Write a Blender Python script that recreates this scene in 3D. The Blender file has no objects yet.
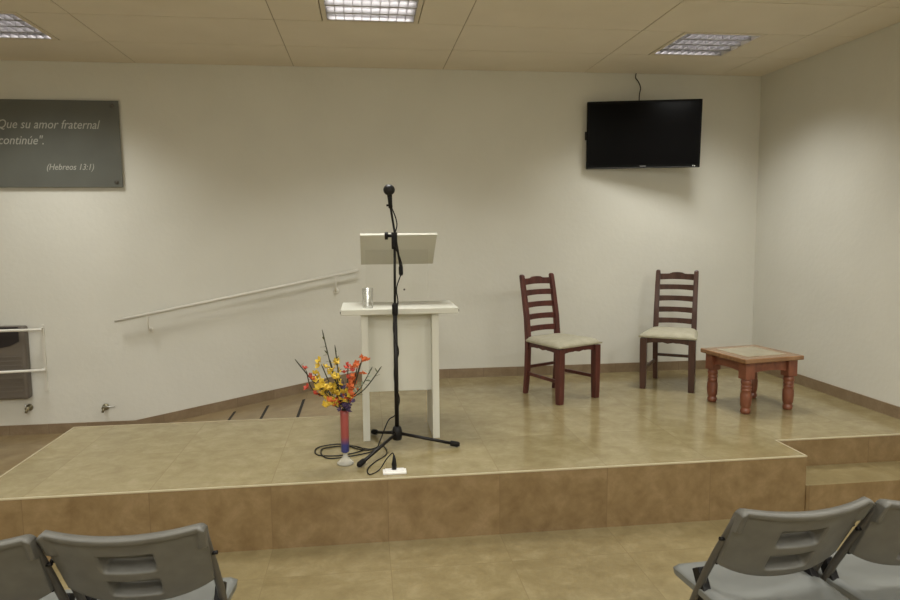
import bpy, bmesh, math, random
from mathutils import Vector, Matrix, Euler
random.seed(7)
R = math.radians
PI = math.pi
sc = bpy.context.scene
COL = sc.collection

# ------------------------------------------------------------------ camera
cam_d = bpy.data.cameras.new('camera')
cam_d.lens = 675.2 / 900 * 36.0
cam_d.sensor_width = 36.0
cam_d.clip_start = 0.05
cam = bpy.data.objects.new('camera', cam_d)
COL.objects.link(cam)
rv = Vector((0.99202535, -0.12573167, -0.0087889)).normalized()
fv = Vector((0.12421632, 0.98711801, -0.1008382)).normalized()
uv = rv.cross(fv)
rm = Matrix((rv, uv, -fv)).transposed()
cam.matrix_world = Matrix.Translation((-3.5265, -5.7573, 1.6154)) @ rm.to_4x4()
sc.camera = cam

# ------------------------------------------------------------------ world, exposure
w = bpy.data.worlds.new('world')
w.use_nodes = True
w.node_tree.nodes['Background'].inputs[0].default_value = (0, 0, 0, 1)
w.node_tree.nodes['Background'].inputs[1].default_value = 0
sc.world = w
sc.view_settings.view_transform = 'Standard'
sc.view_settings.look = 'None'
sc.view_settings.gamma = 1
sc.view_settings.use_curve_mapping = False
sc.view_settings.exposure = 0.0
sc.cycles.use_denoising = True
sc.cycles.max_bounces = 10
sc.cycles.diffuse_bounces = 6
sc.cycles.caustics_reflective = False
sc.cycles.sample_clamp_indirect = 4.0

LIGHT_POWER = (15.5, 21.0, 50.0, 50.0)   # stage wall to rear; unseen rear rows boosted to brighten the upper walls
LIGHT_COLOR = (1.0, 1.0, 0.945)
LIGHT_SPREAD = (R(122), R(122), R(180), R(180))  # rear rows widened to act as added fill

# ------------------------------------------------------------------ dimensions
ZC = 2.96      # ceiling
S = 0.342      # stage height
F = -2.345     # stage front
N = -2.06      # notch line of the stage at right
NX = -1.08     # notch x
XL = -5.47     # stage left edge
YR = -1.089    # front line of the ramp
ST = 0.171     # step height
RX0, RX1 = -5.44, -3.65   # ramp foot / head
XW, YB = -8.3, -9.6       # left wall, rear wall

# ------------------------------------------------------------------ materials
def mat(name, col, rough=0.5, metal=0.0, spec=0.5, **kw):
    m = bpy.data.materials.new(name)
    m.use_nodes = True
    b = m.node_tree.nodes['Principled BSDF']
    b.inputs['Base Color'].default_value = (*col, 1)
    b.inputs['Roughness'].default_value = rough
    b.inputs['Metallic'].default_value = metal
    b.inputs['Specular IOR Level'].default_value = spec
    for k, v in kw.items():
        b.inputs[k.replace('_', ' ')].default_value = v
    return m

def nd(m, t, **kw):
    n = m.node_tree.nodes.new(t)
    for k, v in kw.items():
        setattr(n, k, v)
    return n

def noisy(m, c1, c2, scale=6, detail=5, stretch=(1, 1, 1), lo=0.35, hi=0.65, bump=0.0, bscale=60, space='Object', distort=0.0):
    nt = m.node_tree
    b = nt.nodes['Principled BSDF']
    tc = nd(m, 'ShaderNodeTexCoord')
    mp = nd(m, 'ShaderNodeMapping')
    mp.inputs['Scale'].default_value = stretch
    nt.links.new(tc.outputs[space], mp.inputs[0])
    no = nd(m, 'ShaderNodeTexNoise')
    no.inputs['Scale'].default_value = scale
    no.inputs['Detail'].default_value = detail
    no.inputs['Distortion'].default_value = distort
    nt.links.new(mp.outputs[0], no.inputs['Vector'])
    cr = nd(m, 'ShaderNodeValToRGB')
    cr.color_ramp.elements[0].position = lo
    cr.color_ramp.elements[1].position = hi
    cr.color_ramp.elements[0].color = (*c1, 1)
    cr.color_ramp.elements[1].color = (*c2, 1)
    nt.links.new(no.outputs[0], cr.inputs[0])
    nt.links.new(cr.outputs[0], b.inputs['Base Color'])
    if bump:
        n2 = nd(m, 'ShaderNodeTexNoise')
        n2.inputs['Scale'].default_value = bscale
        n2.inputs['Detail'].default_value = 4
        nt.links.new(mp.outputs[0], n2.inputs['Vector'])
        bp = nd(m, 'ShaderNodeBump')
        bp.inputs['Strength'].default_value = bump
        bp.inputs['Distance'].default_value = 0.01
        nt.links.new(n2.outputs[0], bp.inputs['Height'])
        nt.links.new(bp.outputs[0], b.inputs['Normal'])
    return m

def tile_mat(name, ca, cb, cc, grout, rough, xphase, yphase, size=0.593, use_y=True, bump=True):
    m = mat(name, ca, rough)
    nt = m.node_tree
    L = nt.links.new
    b = nt.nodes['Principled BSDF']
    g = nd(m, 'ShaderNodeNewGeometry')
    sp = nd(m, 'ShaderNodeSeparateXYZ')
    L(g.outputs['Position'], sp.inputs[0])
    def math_(op, a, bb=None):
        n = nd(m, 'ShaderNodeMath', operation=op)
        for i, v in enumerate((a, bb)):
            if v is None: continue
            if isinstance(v, (int, float)): n.inputs[i].default_value = v
            else: L(v, n.inputs[i])
        return n.outputs[0]
    def axis(o, ph):
        t = math_('DIVIDE', math_('SUBTRACT', o, ph), size)
        fr = math_('FRACT', t)
        fl = math_('FLOOR', t)
        d = math_('SUBTRACT', 0.5, math_('ABSOLUTE', math_('SUBTRACT', fr, 0.5)))
        return fl, math_('LESS_THAN', d, 0.0022 / size)
    fx, gx = axis(sp.outputs[0], xphase)
    if use_y:
        fy, gy = axis(sp.outputs[1], yphase)
        gm = math_('MAXIMUM', gx, gy)
    else:
        fy, gm = None, gx
    cv = nd(m, 'ShaderNodeCombineXYZ')
    L(fx, cv.inputs[0])
    if fy is not None: L(fy, cv.inputs[1])
    wn = nd(m, 'ShaderNodeTexWhiteNoise', noise_dimensions='3D')
    L(cv.outputs[0], wn.inputs['Vector'])
    # offset the marbling in each tile
    va = nd(m, 'ShaderNodeVectorMath', operation='SCALE')
    L(wn.outputs['Color'], va.inputs[0]); va.inputs['Scale'].default_value = 9
    vb = nd(m, 'ShaderNodeVectorMath', operation='ADD')
    L(g.outputs['Position'], vb.inputs[0]); L(va.outputs[0], vb.inputs[1])
    n1 = nd(m, 'ShaderNodeTexNoise')
    n1.inputs['Scale'].default_value = 7.5; n1.inputs['Detail'].default_value = 10
    n1.inputs['Roughness'].default_value = 0.7; n1.inputs['Distortion'].default_value = 0.3
    L(vb.outputs[0], n1.inputs['Vector'])
    cr = nd(m, 'ShaderNodeValToRGB')
    e = cr.color_ramp.elements
    e[0].position = 0.3; e[0].color = (*cb, 1)
    e[1].position = 0.72; e[1].color = (*cc, 1)
    k = e.new(0.52); k.color = (*ca, 1)
    L(n1.outputs[0], cr.inputs[0])
    # slight tile to tile value change
    hs = nd(m, 'ShaderNodeHueSaturation')
    L(cr.outputs[0], hs.inputs['Color'])
    L(math_('ADD', math_('MULTIPLY', wn.outputs['Value'], 0.10), 0.95), hs.inputs['Value'])
    mx = nd(m, 'ShaderNodeMix', data_type='RGBA')
    L(gm, mx.inputs[0]); L(hs.outputs[0], mx.inputs[6])
    mx.inputs[7].default_value = (*grout, 1)
    L(mx.outputs[2], b.inputs['Base Color'])
    L(math_('ADD', math_('MULTIPLY', gm, 0.03), rough), b.inputs['Roughness'])
    return m

XP, YP = -5.211, -2.345
M = {}
M['wall'] = noisy(mat('wall_paint', (0.6, 0.57, 0.5), 0.75, spec=0.25), (0.655, 0.645, 0.59), (0.69, 0.68, 0.625), scale=2.2, lo=0.3, hi=0.7, bump=0.16, bscale=26)
M['ceil'] = noisy(mat('ceiling_tile', (0.5, 0.46, 0.38), 0.9, spec=0.15), (0.74, 0.68, 0.585), (0.78, 0.72, 0.625), scale=3, lo=0.3, hi=0.7, bump=0.25, bscale=180)
M['ceil_gap'] = mat('ceiling_joint', (0.42, 0.36, 0.28), 0.9)
M['floor'] = tile_mat('floor_tile', (0.22, 0.174, 0.086), (0.165, 0.125, 0.058), (0.29, 0.236, 0.13), (0.18, 0.138, 0.067), 0.28, XP, YP - 0.3)
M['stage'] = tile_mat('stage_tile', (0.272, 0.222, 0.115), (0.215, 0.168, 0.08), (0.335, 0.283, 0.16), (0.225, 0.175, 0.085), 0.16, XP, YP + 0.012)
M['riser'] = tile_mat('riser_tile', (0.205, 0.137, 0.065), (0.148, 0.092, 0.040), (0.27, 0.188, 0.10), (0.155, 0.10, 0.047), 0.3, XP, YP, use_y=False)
M['ramp'] = tile_mat('ramp_tile', (0.245, 0.178, 0.092), (0.18, 0.122, 0.060), (0.31, 0.24, 0.135), (0.19, 0.13, 0.07), 0.3, XP, YP - 0.3)
M['skirt'] = tile_mat('skirting_tile', (0.235, 0.17, 0.105), (0.19, 0.13, 0.075), (0.29, 0.22, 0.145), (0.18, 0.125, 0.075), 0.35, XP, YP, size=0.3, use_y=False)
M['nosing'] = mat('cream_nosing', (0.46, 0.40, 0.27), 0.4)
M['white_lam'] = mat('white_laminate', (0.60, 0.59, 0.52), 0.4)
M['white_paint'] = mat('white_enamel', (0.70, 0.68, 0.62), 0.35)
def clear(name, tint, lo, hi):
    m = bpy.data.materials.new(name); m.use_nodes = True
    nt = m.node_tree; nt.nodes.clear()
    out = nd(m, 'ShaderNodeOutputMaterial'); mx = nd(m, 'ShaderNodeMixShader')
    tr = nd(m, 'ShaderNodeBsdfTransparent'); gl = nd(m, 'ShaderNodeBsdfGlossy'); lw = nd(m, 'ShaderNodeLayerWeight')
    mr = nd(m, 'ShaderNodeMapRange')
    tr.inputs[0].default_value = (*tint, 1); gl.inputs['Roughness'].default_value = 0.28
    lw.inputs[0].default_value = 0.5
    mr.inputs['To Min'].default_value = lo; mr.inputs['To Max'].default_value = hi
    L = nt.links.new
    L(lw.outputs['Facing'], mr.inputs[0]); L(mr.outputs[0], mx.inputs[0]); L(tr.outputs[0], mx.inputs[1]); L(gl.outputs[0], mx.inputs[2]); L(mx.outputs[0], out.inputs[0])
    return m
M['acrylic'] = clear('clear_acrylic', (0.985, 0.985, 0.98), 0.015, 0.3)
M['glass'] = clear('clear_glass', (0.96, 0.96, 0.945), 0.02, 0.35)
M['frost'] = mat('frosted_glass', (0.80, 0.78, 0.70), 0.15, Alpha=0.38)
M['black'] = mat('black_plastic', (0.006, 0.005, 0.005), 0.5, spec=0.25)
M['black_metal'] = mat('black_metal', (0.009, 0.007, 0.006), 0.4, spec=0.3)
M['rubber'] = mat('black_rubber', (0.008, 0.007, 0.006), 0.7, spec=0.2)
M['screen'] = mat('tv_screen', (0.0025, 0.0022, 0.0025), 0.12, spec=0.05)
M['tv_frame'] = mat('tv_bezel', (0.003, 0.003, 0.003), 0.35, spec=0.08)
M['silver'] = mat('silver', (0.6, 0.6, 0.58), 0.3, 0.9)
M['alu'] = mat('louvre_aluminium', (0.42, 0.41, 0.42), 0.3, 0.7)
M['housing'] = mat('lamp_housing', (0.55, 0.53, 0.48), 0.6)
M['rim'] = mat('lamp_rim', (0.70, 0.635, 0.53), 0.6)
M['cherry'] = noisy(mat('dark_cherry_wood', (0.08, 0.025, 0.02), 0.32), (0.060, 0.016, 0.013), (0.115, 0.032, 0.025), scale=5, stretch=(6, 6, 1.2), lo=0.3, hi=0.7)
M['cherry2'] = noisy(mat('brown_cherry_wood', (0.07, 0.03, 0.02), 0.32), (0.045, 0.018, 0.012), (0.085, 0.036, 0.024), scale=5, stretch=(6, 6, 1.2), lo=0.3, hi=0.7)
M['cream'] = noisy(mat('cream_upholstery', (0.6, 0.55, 0.42), 0.8), (0.37, 0.345, 0.255), (0.42, 0.395, 0.30), scale=20, bump=0.2, bscale=300)
M['oak'] = noisy(mat('orange_wood', (0.3, 0.12, 0.05), 0.3), (0.15, 0.048, 0.028), (0.235, 0.085, 0.044), scale=4, stretch=(8, 1.5, 3), lo=0.3, hi=0.7, distort=0.6)
M['oak_top'] = noisy(mat('orange_wood_top', (0.42, 0.22, 0.10), 0.15), (0.225, 0.115, 0.055), (0.31, 0.175, 0.09), scale=4, stretch=(1.5, 8, 3), lo=0.3, hi=0.7, distort=0.6)
M['painted_reflection'] = noisy(mat('table_painted_reflection', (0.34, 0.31, 0.2), 0.12), (0.31, 0.27, 0.18), (0.36, 0.32, 0.225), scale=9, lo=0.3, hi=0.7)  # greyish tone puts the glossy top's reflection into the colour
M['grey_plastic'] = noisy(mat('grey_moulded_plastic', (0.2, 0.19, 0.17), 0.5), (0.095, 0.090, 0.078), (0.112, 0.107, 0.093), scale=20, bump=0.06, bscale=500)
M['seat_plastic'] = mat('light_grey_plastic', (0.145, 0.148, 0.137), 0.5)
M['grey_tube'] = mat('grey_steel_tube', (0.085, 0.078, 0.068), 0.45, 0.3)
M['plaque'] = noisy(mat('dark_grey_plaque', (0.1, 0.1, 0.09), 0.3), (0.095, 0.098, 0.088), (0.125, 0.13, 0.115), scale=2, lo=0.3, hi=0.7)
M['letter'] = mat('pale_lettering', (0.42, 0.42, 0.38), 0.5)
M['heater'] = mat('grey_brown_enamel', (0.135, 0.115, 0.095), 0.45)
M['heater_dark'] = mat('black_enamel', (0.018, 0.012, 0.014), 0.4)
M['brass'] = mat('dull_brass', (0.30, 0.27, 0.18), 0.35, 0.7)
M['strip'] = mat('anti_slip_tape', (0.018, 0.016, 0.014), 0.9)
M['vase_red'] = mat('red_glaze', (0.50, 0.085, 0.07), 0.3)
M['white_box'] = mat('white_plastic', (0.80, 0.78, 0.76), 0.4)
M['yellow'] = mat('yellow_petal', (0.66, 0.46, 0.05), 0.6)
M['orange'] = mat('orange_petal', (0.60, 0.14, 0.035), 0.6)
M['red'] = mat('red_petal', (0.46, 0.055, 0.03), 0.6)
M['purple'] = mat('purple_petal', (0.06, 0.035, 0.09), 0.6)
M['stem'] = mat('dark_stem', (0.035, 0.035, 0.018), 0.7)
M['leaf'] = mat('olive_leaf', (0.09, 0.10, 0.04), 0.6)
M['paleleaf'] = mat('pale_leaf', (0.34, 0.40, 0.32), 0.7)
# vase: red above, blue at the foot (object space z)
vm = M['vase_red']
tc = nd(vm, 'ShaderNodeTexCoord'); sx = nd(vm, 'ShaderNodeSeparateXYZ'); vr = nd(vm, 'ShaderNodeValToRGB')
vm.node_tree.links.new(tc.outputs['Object'], sx.inputs[0])
vm.node_tree.links.new(sx.outputs[2], vr.inputs[0])
vr.color_ramp.elements[0].position = 0.11; vr.color_ramp.elements[0].color = (0.04, 0.048, 0.20, 1)
vr.color_ramp.elements[1].position = 0.155; vr.color_ramp.elements[1].color = (0.30, 0.065, 0.058, 1)
vm.node_tree.links.new(vr.outputs[0], vm.node_tree.nodes['Principled BSDF'].inputs['Base Color'])
em = bpy.data.materials.new('tube_glow'); em.use_nodes = True
b = em.node_tree.nodes['Principled BSDF']
b.inputs['Base Color'].default_value = (0.8, 0.8, 0.8, 1)
b.inputs['Emission Color'].default_value = (1.0, 0.96, 0.93, 1)
b.inputs['Emission Strength'].default_value = 8.0
M['tube'] = em

# ------------------------------------------------------------------ mesh helpers
def bx(bm, x0, x1, y0, y1, z0, z1, mi=0, mtx=None):
    vs = [Vector((x, y, z)) for z in (z0, z1) for y in (y0, y1) for x in (x0, x1)]
    if mtx: vs = [mtx @ v for v in vs]
    v = [bm.verts.new(p) for p in vs]
    for f in ((0, 2, 3, 1), (4, 5, 7, 6), (0, 1, 5, 4), (2, 6, 7, 3), (0, 4, 6, 2), (1, 3, 7, 5)):
        fc = bm.faces.new([v[i] for i in f]); fc.material_index = mi

def beam(bm, p, q, wx, wy, up=(0, 0, 1)):
    """box bar from p to q, section wx by wy"""
    p, q = Vector(p), Vector(q); d = (q - p); ln = d.length; d.normalize()
    a = Vector(up).cross(d)
    if a.length < 1e-4: a = Vector((1, 0, 0))
    a.normalize(); c = d.cross(a)
    m = Matrix((a, c, d)).transposed().to_4x4(); m.translation = p
    bx(bm, -wx / 2, wx / 2, -wy / 2, wy / 2, 0, ln, mtx=m)

def tube(bm, pts, r, seg=10, caps=True):
    pts = [Vector(p) for p in pts]
    rs = r if isinstance(r, (list, tuple)) else [r] * len(pts)
    rings = []
    ref = None
    for i, p in enumerate(pts):
        if i == 0: d = pts[1] - p
        elif i == len(pts) - 1: d = p - pts[i - 1]
        else: d = (pts[i + 1] - p).normalized() + (p - pts[i - 1]).normalized()
        d.normalize()
        if ref is None:
            ref = Vector((0, 0, 1)) if abs(d.z) < 0.9 else Vector((1, 0, 0))
        a = ref - d * ref.dot(d)
        a.normalize(); ref = a; c = d.cross(a)
        rings.append([bm.verts.new(p + (a * math.cos(2 * PI * k / seg) + c * math.sin(2 * PI * k / seg)) * rs[i]) for k in range(seg)])
    for A, B in zip(rings, rings[1:]):
        for k in range(seg):
            bm.faces.new((A[k], A[(k + 1) % seg], B[(k + 1) % seg], B[k])).smooth = True
    if caps:
        bm.faces.new(rings[0][::-1]); bm.faces.new(rings[-1])

def lathe(bm, prof, c=(0, 0, 0), seg=24, mtx=None, smooth=True):
    """prof: list of (r, z)"""
    rings = []
    for r, z in prof:
        ring = []
        for k in range(seg):
            p = Vector((c[0] + r * math.cos(2 * PI * k / seg), c[1] + r * math.sin(2 * PI * k / seg), c[2] + z))
            if mtx: p = mtx @ p
            ring.append(bm.verts.new(p))
        rings.append(ring)
    for A, B in zip(rings, rings[1:]):
        for k in range(seg):
            bm.faces.new((A[k], A[(k + 1) % seg], B[(k + 1) % seg], B[k])).smooth = smooth
    bm.faces.new(rings[0][::-1]); bm.faces.new(rings[-1])

def prism(bm, poly, y0, y1, mtx=None):
    """poly in x,z extruded along y"""
    A = [Vector((x, y0, z)) for x, z in poly]; B = [Vector((x, y1, z)) for x, z in poly]
    if mtx: A = [mtx @ v for v in A]; B = [mtx @ v for v in B]
    A = [bm.verts.new(v) for v in A]; B = [bm.verts.new(v) for v in B]
    n = len(A)
    bm.faces.new(A); bm.faces.new(B[::-1])
    for k in range(n):
        bm.faces.new((A[k], B[k], B[(k + 1) % n], A[(k + 1) % n]))

def flat(bm, poly, z0, z1):
    """poly in x,y extruded along z"""
    A = [bm.verts.new((x, y, z0)) for x, y in poly]; B = [bm.verts.new((x, y, z1)) for x, y in poly]
    n = len(A)
    bm.faces.new(A[::-1]); bm.faces.new(B)
    for k in range(n):
        bm.faces.new((A[k], A[(k + 1) % n], B[(k + 1) % n], B[k]))

def ball(bm, c, r, sc3=(1, 1, 1), seg=10, rings=7, mtx=None):
    m = Matrix.Translation(c) @ (mtx or Matrix.Identity(4)) @ Matrix.Diagonal((r * sc3[0], r * sc3[1], r * sc3[2], 1))
    res = bmesh.ops.create_uvsphere(bm, u_segments=seg, v_segments=rings, radius=1, matrix=m)
    for v in res['verts']:
        for f in v.link_faces: f.smooth = True

def spline(pts, n=8):
    pts = [Vector(p) for p in pts]; out = []
    P = [pts[0]] + pts + [pts[-1]]
    for i in range(1, len(P) - 2):
        a, b_, c, d = P[i - 1:i + 3]
        for k in range(n):
            t = k / n
            out.append(0.5 * ((2 * b_) + (c - a) * t + (2 * a - 5 * b_ + 4 * c - d) * t * t + (3 * b_ - a - 3 * c + d) * t ** 3))
    out.append(pts[-1])
    return out

def obj(name, bm, m, parent=None, bevel=0.0, bseg=2, loc=None, fix=True):
    if fix: bmesh.ops.recalc_face_normals(bm, faces=bm.faces)
    me = bpy.data.meshes.new(name)
    bm.to_mesh(me); bm.free()
    for x in (m if isinstance(m, (list, tuple)) else [m]): me.materials.append(x)
    o = bpy.data.objects.new(name, me); COL.objects.link(o)
    if parent: o.parent = parent
    if loc: o.location = loc
    if bevel:
        md = o.modifiers.new('bevel', 'BEVEL'); md.width = bevel; md.segments = bseg
        md.limit_method = 'ANGLE'; md.angle_limit = R(40)
    return o

def NB(): return bmesh.new()

def tag(o, label, cat, group=None):
    o['label'] = label; o['category'] = cat
    if group: o['group'] = group
    return o

def thing(name, label, cat, loc=(0, 0, 0), rotz=0, group=None):
    o = bpy.data.objects.new(name, None); COL.objects.link(o)
    o.empty_display_size = 0.1
    o.location = loc; o.rotation_euler = (0, 0, rotz)
    return tag(o, label, cat, group)

def struct(name, bm, m, label=None, **k):
    o = obj(name, bm, m, **k); o['kind'] = 'structure'
    if label: o['label'] = label
    return o

def dup(root, loc, rotz, label, group=None):
    r = root.copy(); COL.objects.link(r); r.location = loc; r.rotation_euler = (0, 0, rotz)
    r['label'] = label
    if group: r['group'] = group
    for ch in list(root.children):
        c = ch.copy(); COL.objects.link(c); c.parent = r
        for g in list(ch.children):
            d = g.copy(); COL.objects.link(d); d.parent = c
    return r

# ------------------------------------------------------------------ room shell
T = 0.12
bm = NB(); bx(bm, XW - T, T, 0, T, -0.2, ZC + 0.3); struct('wall_back', bm, M['wall'])
bm = NB(); bx(bm, 0, T, YB - T, 0, -0.2, ZC + 0.3); struct('wall_right', bm, M['wall'])
bm = NB(); bx(bm, XW - T, XW, YB - T, 0, -0.2, ZC + 0.3); struct('wall_left', bm, M['wall'])
bm = NB(); bx(bm, XW, 0, YB - T, YB, -0.2, ZC + 0.3); struct('wall_rear', bm, M['wall'])
bm = NB(); flat(bm, [(XW, YB), (0, YB), (0, 0), (XL, 0), (XL, F), (XW, F)], -0.12, 0.0); struct('floor', bm, M['floor'])
bm = NB(); bx(bm, XW, XL, F, 0, -0.12, 0.0); struct('floor_landing', bm, M['ramp'], 'brown tiled floor beside the stage leading to the ramp')

# ceiling: lay-in tiles 1.22 x 0.61 with narrow joints, openings for the lamps
LX = [-1.015, -3.455, -5.895]
LY0 = [-0.917, -1.527, -0.917]
LAMPS = []
for r_ in range(4):
    for x, y in zip(LX, LY0):
        y2 = y - 2.44 * r_
        if y2 > YB + 0.5: LAMPS.append((x, y2))
bm = NB()
gap = 0.004
xs = [0.0] + [-0.405 - 1.22 * k for k in range(7)] + [XW]
xs = [x for x in xs if x >= XW]
ys = [0.0] + [-0.612 - 0.61 * k for k in range(15)]
ys = [y for y in ys if y > YB] + [YB]
def lamp_here(xa, xb, ya, yb):
    for x, y in LAMPS:
        if xb < x < xa and yb < y < ya: return x
    return None
for xa, xb in zip(xs, xs[1:]):
    for ya, yb in zip(ys, ys[1:]):
        lx = lamp_here(xa, xb, ya, yb)
        spans = [(xa, xb)] if lx is None else [(xa, lx + 0.305), (lx - 0.305, xb)]
        for a, b_ in spans:
            if a - b_ < 0.02: continue
            bx(bm, b_ + gap, a - gap, yb + gap, ya - gap, ZC, ZC + 0.015, 0)
# grid tees behind the joints
for x in xs: bx(bm, max(x - 0.012, XW), min(x + 0.012, 0), YB, 0, ZC + 0.004, ZC + 0.02, 1)
for xa, xb in zip(xs, xs[1:]):
    for y in ys:
        bx(bm, xb, xa, max(y - 0.012, YB), min(y + 0.012, 0), ZC + 0.004, ZC + 0.02, 1)
# slab above the suspended tiles, open over each lamp is not needed: it lies above the housings
bx(bm, XW, 0, YB, 0, ZC + 0.2, ZC + 0.26, 1)
struct('ceiling', bm, [M['ceil'], M['ceil_gap']])

# stage, step, ramp
bm = NB()
def stage_mesh(bm):
    poly = [(XL, F), (NX, F), (NX, N), (0, N), (0, 0), (RX1, 0), (RX1, YR), (XL, YR)]
    A = [bm.verts.new((x, y, 0)) for x, y in poly]; B = [bm.verts.new((x, y, S)) for x, y in poly]
    bm.faces.new(B).material_index = 0
    n = len(A)
    for k in range(n):
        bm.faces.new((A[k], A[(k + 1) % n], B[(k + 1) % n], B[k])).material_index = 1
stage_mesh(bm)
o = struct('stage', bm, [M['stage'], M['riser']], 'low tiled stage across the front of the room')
bm = NB()
bx(bm, NX, 0, F - 0.008, N, 0, ST)
for f in bm.faces: f.material_index = 0 if f.normal.z > 0.5 else 1
bmesh.ops.recalc_face_normals(bm, faces=bm.faces)
for f in bm.faces: f.material_index = 0 if f.normal.z > 0.5 else 1
struct('step', bm, [M['floor'], M['riser']], 'tiled step in the right hand notch of the stage')
bm = NB()
prism(bm, [(RX0, 0.0), (RX1, 0.0), (RX1, S)], YR, 0)
struct('ramp', bm, M['ramp'], 'tiled ramp climbing to the stage along the back wall')
# light nosing along the stage edges
bm = NB(); e = 0.007
for (xa, xb, ya, yb) in ((XL - .002, NX + .002, F - .002, F + e), (XL - .002, XL + e, F, YR), (NX - e, NX + .002, F, N - .002), (NX - e, 0, N - .002, N + e), (XL, RX1, YR - e, YR + .002)):
    bx(bm, xa, xb, ya, yb, S - 0.006, S + 0.0015)
struct('trim_1', bm, M['nosing'], 'thin cream edging along the stage edges')
# baseboards
H = 0.082; t = 0.011
bm = NB()
bx(bm, XW, RX0, -t, 0, 0, H)
prism(bm, [(RX0, 0), (RX1, S), (RX1, S + H), (RX0, H)], -t, 0)
bx(bm, RX1, -t, -t, 0, S, S + H)
struct('baseboard_back', bm, M['skirt'])
bm = NB()
bx(bm, -t, 0, N, 0, S, S + H)
bx(bm, -t, 0, F - .008, N, ST, ST + H)
bx(bm, -t, 0, YB, F - .008, 0, H)
struct('baseboard_right', bm, M['skirt'])
bm = NB(); bx(bm, XW, XW + t, YB, -t, 0, H); struct('baseboard_left', bm, M['skirt'])
bm = NB(); bx(bm, XW + t, -t, YB, YB + t, 0, H); struct('baseboard_rear', bm, M['skirt'])

# ------------------------------------------------------------------ ceiling lamps
def make_lamp():
    g = thing('ceiling_light', 'x', 'ceiling light')
    bm = NB()   # rim
    a, i = 0.302, 0.275
    for (x0, x1, y0, y1) in ((-a, a, -a, -i), (-a, a, i, a), (-a, -i, -i, i), (i, a, -i, i)):
        bx(bm, x0, x1, y0, y1, -0.004, 0.012)
    obj('rim', bm, M['rim'], g)
    bm = NB()   # housing (open below)
    h = 0.135
    for (x0, x1, y0, y1) in ((-i - .004, -i, -i, i), (i, i + .004, -i, i), (-i, i, -i - .004, -i), (-i, i, i, i + .004)):
        bx(bm, x0, x1, y0, y1, 0.0, h)
    bx(bm, -i, i, -i, i, h, h + 0.004)
    obj('housing', bm, M['housing'], g)
    bm = NB()   # louvre: four lanes, cross blades
    lane = 2 * i / 4
    for k in range(5):
        y = -i + lane * k
        prismv = [(y - 0.010, 0.0), (y + 0.010, 0.0), (y + 0.004, 0.03), (y + 0.0015, 0.072), (y - 0.0015, 0.072), (y - 0.004, 0.03)]
        if k == 0: prismv = [(-i + 0.001, 0), (y + .010, 0), (y + .004, 0.02), (y + .002, .072), (-i + 0.001, .072)]
        if k == 4: prismv = [(i - .001, 0), (i - .001, .072), (y - .002, .072), (y - .004, .02), (y - .010, 0)]
        prism(bm, prismv, -i + .001, i - .001, mtx=Matrix(((0, 1, 0, 0), (1, 0, 0, 0), (0, 0, 1, 0), (0, 0, 0, 1))))
    n = 10
    for k in range(1, n):
        x = -i + 2 * i / n * k
        for l in range(4):
            y0 = -i + lane * l + 0.006; y1 = y0 + lane - 0.012
            bx(bm, x - .0012, x + .0012, y0, y1, 0.003, 0.060)
    obj('louvre', bm, M['alu'], g)
    for l in range(4):
        bm = NB()
        y = -i + lane * (l + .5)
        tube(bm, [(-.26, y, .085), (.26, y, .085)], 0.008, 10)
        obj('fluorescent_tube', bm, M['tube'], g)
    ld = bpy.data.lights.new('fluorescent_lamp', 'AREA')
    ld.shape = 'SQUARE'; ld.size = 0.54; ld.energy = LIGHT_POWER[0]; ld.color = LIGHT_COLOR; ld.spread = LIGHT_SPREAD[0]
    lo = bpy.data.objects.new('fluorescent_lamp', ld); COL.objects.link(lo)
    lo.parent = g; lo.location = (0, 0, -0.001)
    return g
lamp_names = {0: 'leftmost', 1: 'middle', 2: 'right'}
base_lamp = None
for k, (x, y) in enumerate(LAMPS):
    row, colm = divmod(k, 3)
    if row == 0:
        lab = ['recessed square louvred ceiling light above the television and table, near the right wall',
               'recessed square louvred ceiling light cut by top edge, above the lectern',
               'recessed square louvred ceiling light at upper left, above the grey plaque'][colm]
        grp = None
    else:  # lamps out of view are assumed; the rear ones fill the walls
        lab = 'assumed unseen louvred ceiling light above the audience seats'
        grp = 'assumed ceiling lights over the seating'
    if base_lamp is None:
        g = base_lamp = make_lamp(); g.location = (x, y, ZC); g['label'] = lab
    else:
        g = dup(base_lamp, (x, y, ZC), 0, lab, grp)
        for c in g.children:
            if c.type == 'LIGHT':
                c.data = c.data.copy(); c.data.energy = LIGHT_POWER[row]; c.data.spread = LIGHT_SPREAD[row]

# ------------------------------------------------------------------ television
def solid_text(name, body, size, m, parent, loc, rot, shear=0.0, ext=0.0008, align='LEFT', sx=1.0):
    cu = bpy.data.curves.new(name, 'FONT'); cu.body = body; cu.size = size; cu.shear = shear
    cu.extrude = ext; cu.align_x = align; cu.resolution_u = 3
    o = bpy.data.objects.new(name, cu); COL.objects.link(o)
    bpy.context.view_layer.update()
    me = bpy.data.meshes.new_from_object(o.evaluated_get(bpy.context.evaluated_depsgraph_get()))
    COL.objects.unlink(o); bpy.data.objects.remove(o)
    me.materials.clear(); me.materials.append(m)
    p = bpy.data.objects.new(name, me); COL.objects.link(p)
    p.parent = parent; p.location = loc; p.rotation_euler = rot; p.scale = (sx, 1, 1)
    return p

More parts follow.
